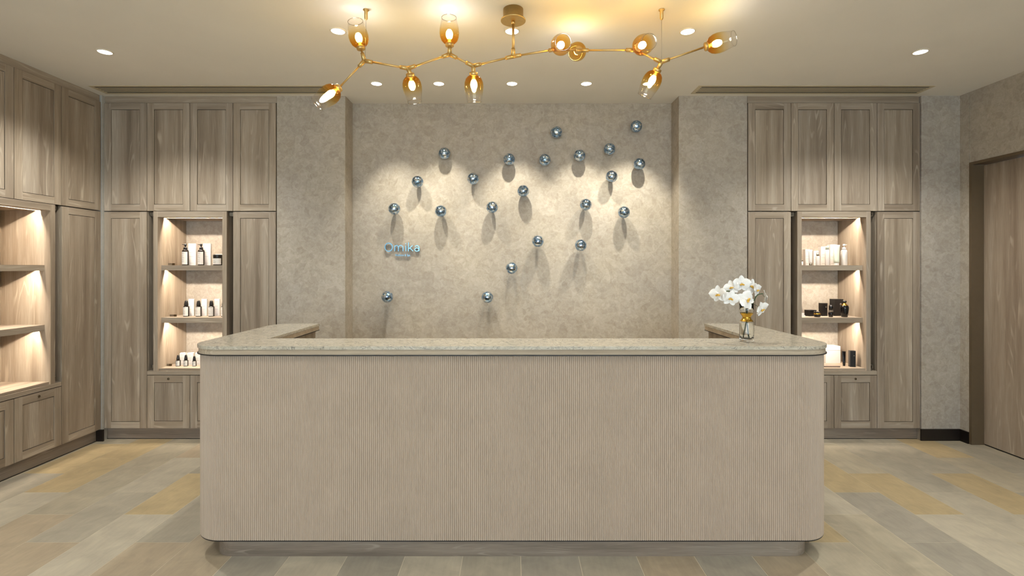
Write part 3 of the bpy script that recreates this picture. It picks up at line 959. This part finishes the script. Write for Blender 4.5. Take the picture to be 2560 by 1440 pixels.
def petal_mesh(name, ln, wd, cup, mat, tipw=0.0, back=0.0):
    """a curved petal growing along +x from the origin, facing +z, with a little thickness"""
    m = MB()
    nu, nv = 8, 6
    def fn(u, v, off):
        w = wd * (math.sin(PI * min(1, (u * 0.93 + 0.05))) ** 0.62) * (1 - 0.15 * u) + tipw
        y = (v - 0.5) * 2 * w / 2
        z = cup * (u ** 2) * ln - back * u * ln - 0.22 * wd * (2 * v - 1) ** 2 * (1 if cup >= 0 else -1) * 0.5 + off
        return Vector((u * ln, y, z))
    m.grid(lambda u, v: fn(u, v, 0.0005), nu, nv)
    m.grid(lambda u, v: fn(u, 1 - v, -0.0005), nu, nv)
    bmesh.ops.remove_doubles(m.bm, verts=m.bm.verts, dist=0.0002)
    return m.mesh(name, mat)


pet_me = petal_mesh('petal', 0.046, 0.058, 0.10, M['petal'])
sep_me = petal_mesh('sepal', 0.043, 0.034, -0.06, M['petal'])
lipm = MB()
lipm.lathe([(0.0, 0.0), (0.004, 0.001), (0.006, 0.006), (0.005, 0.012), (0.0, 0.015)], (0, -0.002, 0.001), (0, -0.3, 1), 10)
lipm.lathe([(0.0, 0.0), (0.005, 0.002), (0.0045, 0.008), (0.0, 0.012)], (0.005, -0.005, 0.004), (0.6, -0.4, 1), 8)
lipm.lathe([(0.0, 0.0), (0.005, 0.002), (0.0045, 0.008), (0.0, 0.012)], (-0.005, -0.005, 0.004), (-0.6, -0.4, 1), 8)
lip_me = lipm.mesh('lip', M['lip'])
col_me = MB().lathe([(0.0, -0.004), (0.004, -0.002), (0.005, 0.004), (0.003, 0.012), (0.0, 0.014)], (0, 0.003, 0), (0, 0.15, 1), 10).mesh('flower', M['petal'])


def flower(parent, base, px, py, d, face, roll=0.0, sc_=1.0):
    """face: direction the bloom looks at"""
    p = at(px, py, d) - base
    o = link('flower', col_me, parent, p)
    f = Vector(face).normalized()
    up = Vector((0, 0, 1))
    x = up.cross(f).normalized(); y = f.cross(x)
    mt = Matrix((x, y, f)).transposed().to_4x4() @ Matrix.Rotation(roll, 4, 'Z')
    o.rotation_mode = 'QUATERNION'; o.rotation_quaternion = mt.to_quaternion()
    o.scale = (sc_,) * 3
    for me_, ang, tilt in ((pet_me, 0.12, 0.12), (pet_me, PI - 0.12, 0.12), (sep_me, PI / 2, -0.05), (sep_me, PI * 1.5 - 0.62, -0.12), (sep_me, PI * 1.5 + 0.62, -0.12)):
        c = link('petal', me_, o, (0.003 * math.cos(ang), 0.003 * math.sin(ang), 0.002 if me_ is pet_me else -0.001), (0, 0, 0))
        c.rotation_euler = (0, -tilt, ang)
    link('lip', lip_me, o)
    return p


def orchid(label, pts, flowers, foot):
    base = Vector((vp.x + foot[0], vp.y + foot[1], vp.z + 0.022))
    t = thing('orchid_stem', label, 'orchid', base, group='orchids in the vase')
    P = [Vector((0, 0, 0)), Vector((vp.x - foot[0] * 0.1, vp.y - foot[1] * 0.1, vp.z + 0.132)) - base] + [at(*p) - base for p in pts]
    # smooth the stalk
    C = []
    n = len(P)
    for i in range(n - 1):
        p0, p1, p2, p3 = P[max(i - 1, 0)], P[i], P[i + 1], P[min(i + 2, n - 1)]
        for k in range(6):
            u = k / 6
            C.append(0.5 * ((2 * p1) + (p2 - p0) * u + (2 * p0 - 5 * p1 + 4 * p2 - p3) * u * u + (3 * p1 - p0 - 3 * p2 + p3) * u ** 3))
    C.append(P[-1])
    MB().tube(C, 0.0029, 8).build('stalk', M['stem'], t)
    for fl_ in flowers:
        p = flower(t, base, *fl_)
        q = min(C, key=lambda c: (c - p).length)
        back = Vector(fl_[3]).normalized() * -0.006
        MB().tube([q, (q + p) / 2 + back * 1.2, p + back * 0.4], 0.0012, 6).build('pedicel', M['stem'], t)
    return t


orchid('white orchid stem arching left out of the vase',
       [(1864, 765, DV), (1850, 742, DV + .01), (1824, 728, DV), (1800, 732, DV - .01)],
       [(1796, 735, DV - .02, (-0.75, -0.62, -0.05), 0.1, 1.02), (1827, 745, DV - .045, (-0.15, -0.95, -0.1), -0.2, 0.95), (1829, 718, DV + .01, (-0.65, -0.7, 0.15), 0.3, 0.88)], (0.016, 0.012))
orchid('white orchid stem standing upright in the middle of the vase',
       [(1868, 765, DV), (1868, 735, DV + .02), (1862, 712, DV + .02), (1856, 706, DV)],
       [(1854, 709, DV - .005, (-0.08, -0.98, 0.05), 0.0, 0.98), (1866, 750, DV - .055, (0.25, -0.92, 0.35), 0.9, 1.12), (1878, 715, DV + .01, (0.35, -0.85, 0.1), -0.5, 0.95)], (-0.020, -0.004))
orchid('white orchid stem bending right out of the vase',
       [(1872, 766, DV), (1882, 757, DV + .01), (1893, 738, DV + .01), (1908, 734, DV)],
       [(1892, 724, DV - .01, (0.6, -0.75, 0.0), 0.3, 0.8), (1913, 742, DV - .005, (0.9, -0.35, 0.1), 0.2, 0.82), (1904, 772, DV - .02, (0.45, -0.8, -0.25), 0.5, 0.92)], (0.004, -0.018))

# ------------------------------------------------------------------ shelf goods
ZS1, ZS2, ZF = 1.5165, 1.0577, 0.620


def gx(px, d):
    return (px - 1280.0) * d / F


def label_on(parent, w, z0, z1, r, turn=0.12):
    """paper label wrapped round the front of a bottle of radius r, with illegible small print"""
    def patch(ra, a0, a1, za, zb, n):
        m = MB()
        m.grid(lambda u, v: Vector((ra * math.sin(a0 + (a1 - a0) * u), -ra * math.cos(a0 + (a1 - a0) * u), za + (zb - za) * v)), n, 1)
        return m
    lb = patch(r + 0.0004, turn - 1.25, turn + 1.05, z0, z1, 14).build('label', M['label'], parent)
    p = MB(); hgt = z1 - z0
    for fz, fw in ((0.9, 0.7), (0.66, 0.4), (0.52, 0.6), (0.36, 0.5), (0.24, 0.55)):
        za = z0 + hgt * fz - 0.0008
        p.grid(lambda u, v: Vector(((r + 0.0007) * math.sin(turn - 0.9 + 1.6 * fw * u), -(r + 0.0007) * math.cos(turn - 0.9 + 1.6 * fw * u), za + 0.0016 * v)), 6, 1)
    p.build('print', M['print'], lb)


def bottle_body(parent, w, h, shoulder, mat, neck):
    """squarish bottle with rounded shoulders"""
    m = MB()
    r = w / 2
    m.lathe([(0.0, 0.0), (r * 0.93, 0.0), (r, 0.003), (r, h - shoulder), (r * 0.93, h - shoulder * 0.55), (r * 0.6, h - shoulder * 0.1), (neck, h), (neck, h + 0.004), (0.0, h + 0.004)], n=28)
    return m.build('bottle', mat, parent)


def pump_bottle(x, y, z, h, w, label, group, body='brownglass', cap='blackplastic', rz=0.0, nozzle=-1, lab=True):
    t = thing('pump_bottle', label, 'bottle', (x, y, z), rz, group)
    hb = h * 0.74
    bottle_body(t, w, hb, h * 0.09, M[body], w * 0.24)
    MB().lathe([(w * 0.29, hb), (w * 0.29, hb + h * 0.085), (w * 0.2, hb + h * 0.095), (w * 0.09, hb + h * 0.10), (w * 0.09, hb + h * 0.17)], n=18).build('collar', M[cap], t)
    p = MB().lathe([(w * 0.17, hb + h * 0.165), (w * 0.19, hb + h * 0.20), (w * 0.17, h), (0.0, h)], n=16)
    p.cyl((0, 0, h - 0.009), (nozzle * w * 0.48, -0.004, h - 0.006), 0.0032, 0.0024, 8)
    p.build('pump', M[cap], t)
    if lab: label_on(t, w * 0.86, h * 0.045, hb - h * 0.115, w / 2)
    return t


def cone_bottle(x, y, z, h, w, label, group, rz=0.0, hb=0.66):
    t = thing('dropper_bottle', label, 'bottle', (x, y, z), rz, group)
    b = h * hb
    bottle_body(t, w, b, h * 0.05, M['brownglass'], w * 0.25)
    MB().lathe([(w * 0.36, b), (w * 0.35, b + h * 0.12), (w * 0.24, h * 0.97), (w * 0.16, h), (0.0, h)], n=20).build('cap', M['blackplastic'], t)
    label_on(t, w * 0.86, h * 0.05, b - h * 0.06, w / 2)
    return t


def carton(x, y, z, w, dp, h, label, group, rz=0.0, mat='whitebox', lid=None, emblem=None):
    t = thing('carton', label, 'box', (x, y, z), rz, group)
    MB().box(-w / 2, w / 2, -dp / 2, dp / 2, 0, h).bevel(0.0008).build('box', M[mat], t)
    p = MB()
    if mat == 'whitebox':
        if lid is None:
            for fz in (0.85, 0.58, 0.4, 0.1): p.box(-w * 0.36, w * 0.2, -dp / 2 - 0.0003, -dp / 2, h * fz - 0.0007, h * fz + 0.0007)
            p.build('print', M['print'], t)
        else:
            p.box(-w / 2 - 0.0004, w / 2 + 0.0004, -dp / 2 - 0.0004, dp / 2 + 0.0004, h * lid - 0.0012, h * lid + 0.0012); p.build('lid_seam', M['print'], t)
    else:
        p.lathe([(0.0, 0.0), (w * 0.11, 0.0), (w * 0.11, 0.0006), (0.0, 0.0006)], (w * 0.2, -dp / 2, h * 0.7), (0, -1, 0), 14); p.build('emblem', M['steel'], t)
    return t


GL = 'goods in the left back niche'
# upper shelf, left
d = 4.42
pump_bottle(gx(463.5, d), d, ZS1, 0.192, 0.053, 'dark pump bottle with white label, leftmost on the left upper shelf', GL)
carton(gx(482, 4.49), 4.49, ZS1, 0.058, 0.055, 0.197, 'tall white carton beside the leftmost dark pump bottle', GL, rz=0.35)
pump_bottle(gx(503, d), d, ZS1, 0.192, 0.053, 'dark pump bottle with white label between the two tall cartons', GL)
carton(gx(519, 4.49), 4.49, ZS1, 0.058, 0.055, 0.197, 'tall white carton right of the second dark pump bottle', GL, rz=0.35)
t = thing('cream_jar', 'dark lidded jar with white label at the right of the left upper shelf', 'jar', (gx(545, 4.41), 4.41, ZS1), 0, GL)
MB().lathe([(0.0, 0.0), (0.036, 0.0), (0.039, 0.004), (0.039, 0.066), (0.034, 0.070)], n=32).build('jar', M['brownglass'], t)
MB().lathe([(0.0375, 0.068), (0.0385, 0.071), (0.0385, 0.092), (0.036, 0.095), (0.0, 0.095)], n=32).build('lid', M['blackplastic'], t)
label_on(t, 0.05, 0.008, 0.062, 0.039)
carton(gx(553, 4.52), 4.52, ZS1, 0.07, 0.07, 0.103, 'low white carton behind the dark jar', GL, rz=0.2)
# middle shelf, left
for i, (px, lb) in enumerate(((465.5, 'leftmost'), (496.5, 'second from left'), (528.5, 'third from left'), (560, 'rightmost, half hidden'))):
    d = 4.455
    cone_bottle(gx(px, d), d, ZS2, 0.143, 0.048, lb + ' dark bottle with black tapered cap on the left middle shelf', 'dark bottles on the left middle shelf')
for px, lb in ((479, 'leftmost'), (511, 'middle'), (543, 'rightmost')):
    d = 4.52
    carton(gx(px, d), d, ZS2, 0.042, 0.042, 0.152, lb + ' slim white carton on the left middle shelf', GL, rz=0.45)
# niche floor, left
for px, hh, lb in ((445.5, 0.1, 'leftmost'), (464.8, 0.1, 'middle'), (485.8, 0.089, 'shortest, rightmost')):
    d = 4.412
    cone_bottle(gx(px, d), d, ZF, hh, 0.038 if hh > .09 else .034, lb + ' small dropper bottle on the floor of the left niche', 'dropper bottles in the left niche', hb=0.56)
for px, lb in ((458.5, 'leftmost'), (477, 'middle'), (497, 'rightmost, by the desk edge')):
    d = 4.485
    carton(gx(px, d), d, ZF, 0.046, 0.04, 0.107, lb + ' small white carton on the floor of the left niche', GL, rz=0.3)


def tag_block(px, z, d, label):
    t = thing('shelf_marker', label, 'marker', (gx(px, d), d, z), 0, 'metal shelf markers')
    MB().box(-0.027, 0.006, -0.006, 0.006, 0, 0.019).bevel(0.0015).build('block', M['steel'], t)
    MB().box(0.010, 0.028, -0.006, 0.006, 0, 0.019).bevel(0.0015).build('end_block', M['brasslock'], t)


tag_block(429, ZS1, 4.41, 'small metal marker block on the left upper shelf')
tag_block(433, ZS2, 4.44, 'small metal marker block on the left middle shelf')
tag_block(421, ZF, 4.42, 'small metal marker block on the floor of the left niche')

GR = 'goods in the right back niche'


def tube(x, y, z, h, w, label, mat='whiteplastic', cap='steel', rz=0.0):
    t = thing('cosmetic_tube', label, 'tube', (x, y, z), rz, GR)
    m = MB()
    n = 20
    rings = []
    for k in range(9):
        u = k / 8
        a = w * 0.36 + (w / 2 - w * 0.36) * u
        bq = w * 0.36 * (1 - u) + 0.002 * u
        rings.append([m.bm.verts.new((a * math.cos(2 * PI * j / n), bq * math.sin(2 * PI * j / n), h * 0.13 + h * 0.87 * u)) for j in range(n)])
    for A, B in zip(rings, rings[1:]):
        for j in range(n):
            f = m.bm.faces.new((A[j], A[(j + 1) % n], B[(j + 1) % n], B[j])); f.smooth = True
    m.bm.faces.new(rings[0][::-1]); m.bm.faces.new(rings[-1])
    m.build('tube', M[mat], t)
    MB().lathe([(0.0, 0.0), (w * 0.3, 0.0), (w * 0.31, 0.002), (w * 0.31, h * 0.125), (0.0, h * 0.13)], n=20).build('cap', M[cap], t)
    return t


# upper shelf, right
d = 4.43
t = thing('cream_jar', 'shallow white jar with a silver lid at the left of the right upper shelf', 'jar', (gx(1999, d), d, ZS1), 0, GR)
MB().lathe([(0.0, 0.0), (0.026, 0.0), (0.028, 0.003), (0.028, 0.034), (0.0, 0.034)], n=28).build('jar', M['whiteplastic'], t)
MB().lathe([(0.029, 0.0345), (0.029, 0.046), (0.027, 0.048), (0.0, 0.048)], n=28).build('lid', M['steel'], t)
carton(gx(2016, 4.50), 4.50, ZS1, 0.042, 0.04, 0.145, 'slim white carton, leftmost on the right upper shelf', GR)
tube(gx(2026, 4.41), 4.41, ZS1, 0.137, 0.036, 'white tube standing on its silver cap on the right upper shelf')
carton(gx(2036, 4.52), 4.52, ZS1, 0.036, 0.04, 0.132, 'slim white carton behind the small serum bottle', GR)
t = thing('serum_bottle', 'small white serum bottle with a dark collar on the right upper shelf', 'bottle', (gx(2044, 4.42), 4.42, ZS1), 0, GR)
bottle_body(t, 0.031, 0.082, 0.006, M['whiteplastic'], 0.010)
MB().lathe([(0.0105, 0.083), (0.0105, 0.108), (0.0, 0.108)], n=18).build('collar', M['steel'], t)
MB().lathe([(0.007, 0.108), (0.008, 0.112), (0.007, 0.128), (0.0, 0.13)], n=16).build('cap', M['whiteplastic'], t)
carton(gx(2057, 4.52), 4.52, ZS1, 0.060, 0.045, 0.170, 'wide white carton left of the tall lotion bottle', GR)
t = thing('lotion_bottle', 'tall slim white bottle with a pale silver cap between two cartons', 'bottle', (gx(2068, 4.44), 4.44, ZS1), 0, GR)
bottle_body(t, 0.034, 0.140, 0.008, M['whiteplastic'], 0.013)
MB().lathe([(0.0145, 0.143), (0.0145, 0.170), (0.013, 0.172), (0.0, 0.172)], n=20).build('cap', M['palegreen'], t)
carton(gx(2079.5, 4.53), 4.53, ZS1, 0.055, 0.045, 0.190, 'tallest white carton on the right upper shelf', GR)
tube(gx(2091, 4.42), 4.42, ZS1, 0.182, 0.062, 'large pale green tube standing on its cap on the right upper shelf', 'palegreen', 'whiteplastic')
pump_bottle(gx(2110, 4.43), 4.43, ZS1, 0.190, 0.051, 'white pump bottle at the right end of the right upper shelf', GR, 'whiteplastic', 'whiteplastic', nozzle=1, lab=False)
# middle shelf, right
t = thing('display_card', 'grey slanted display card in a white stand on the right middle shelf', 'display card', (gx(1996, 4.46), 4.46, ZS2), 0, GR)
m = MB()
pts = [(-0.03, 0.032), (0.046, 0.032), (0.018, 0.14), (-0.03, 0.14)]
a = [m.bm.verts.new((x, -0.004, z)) for x, z in pts]; b = [m.bm.verts.new((x, 0.004, z)) for x, z in pts]
m.bm.faces.new(a); m.bm.faces.new(b[::-1])
for i in range(4): m.bm.faces.new((a[i], b[i], b[(i + 1) % 4], a[(i + 1) % 4]))
m.build('card', M['greypanel'], t)
MB().box(-0.03, 0.05, -0.02, 0.02, 0, 0.012).box(-0.03, 0.05, -0.006, 0.006, 0.012, 0.032).build('stand', M['whiteplastic'], t)
carton(gx(2026, 4.50), 4.50, ZS2, 0.075, 0.06, 0.055, 'low wide black carton on the right middle shelf', GR, rz=0.3, mat='blackcarton')
t = thing('compact_jar', 'squat black jar with a gold band on the right middle shelf', 'jar', (gx(2043, 4.41), 4.41, ZS2), 0, GR)
MB().lathe([(0.0, 0.0), (0.022, 0.0), (0.030, 0.012), (0.031, 0.020), (0.026, 0.027)], n=30).build('jar', M['blackgloss'], t)
MB().lathe([(0.0285, 0.024), (0.0295, 0.027), (0.026, 0.033), (0.022, 0.034)], n=30).build('band', M['chromegold'], t)
MB().lathe([(0.021, 0.034), (0.023, 0.037), (0.022, 0.045), (0.014, 0.049), (0.0, 0.050)], n=30).build('lid', M['blackgloss'], t)
carton(gx(2057.5, 4.515), 4.515, ZS2, 0.052, 0.045, 0.116, 'medium upright black carton on the right middle shelf', GR, rz=0.22, mat='blackcarton')
t = thing('perfume_flask', 'small dark flask with a tall black cap on the right middle shelf', 'bottle', (gx(2077, 4.405), 4.405, ZS2), 0, GR)
MB().lathe([(0.0, 0.0), (0.015, 0.0), (0.017, 0.003), (0.021, 0.030), (0.020, 0.040), (0.013, 0.046)], n=26).build('flask', M['blackgloss'], t)
MB().lathe([(0.014, 0.045), (0.018, 0.047), (0.018, 0.058), (0.014, 0.060)], n=26).build('band', M['steel'], t)
MB().lathe([(0.016, 0.060), (0.0165, 0.094), (0.013, 0.104), (0.0, 0.109)], n=26).build('cap', M['blackgloss'], t)
carton(gx(2091, 4.53), 4.53, ZS2, 0.088, 0.06, 0.152, 'largest upright black carton behind the round dark bottle', GR, rz=0.18, mat='blackcarton')
t = thing('perfume_bottle', 'urn shaped glossy black bottle with gold collar and round stopper', 'bottle', (gx(2111, 4.405), 4.405, ZS2), 0, GR)
MB().lathe([(0.0, 0.0), (0.022, 0.0), (0.025, 0.004), (0.031, 0.045), (0.035, 0.078), (0.034, 0.092), (0.026, 0.106), (0.016, 0.112)], n=34).build('bottle', M['blackgloss'], t)
MB().lathe([(0.0285, 0.1035), (0.0225, 0.1105), (0.013, 0.118), (0.012, 0.124), (0.010, 0.126)], n=30).build('collar', M['chromegold'], t)
MB().lathe([(0.008, 0.124), (0.015, 0.129), (0.019, 0.136), (0.015, 0.144), (0.0, 0.148)], n=26).build('stopper', M['blackgloss'], t)
# niche floor, right
carton(gx(2074, 4.60), 4.60, ZF, 0.135, 0.10, 0.155, 'large white lidded carton beside the desk end in the right niche', GR, mat='whitebox', lid=0.76)
t = thing('folder', 'flat taupe folder lying on the floor of the right niche', 'folder', (gx(2072, 4.40), 4.40, ZF), 0, GR)
MB().prism([(-0.09, -0.04), (0.075, -0.04), (0.045, 0.06), (-0.09, 0.06)], 0.0, 0.012).bevel(0.002).build('cover', M['greyfabric'], t)
tube(gx(2110, 4.42), 4.42, ZF, 0.131, 0.031, 'slim black tube standing upright in the right niche', 'blackgloss', 'blackgloss')
carton(gx(2130, 4.39), 4.39, ZF, 0.044, 0.036, 0.142, 'slim upright dark carton at the right of the right niche floor', GR, rz=-0.2, mat='blackcarton')
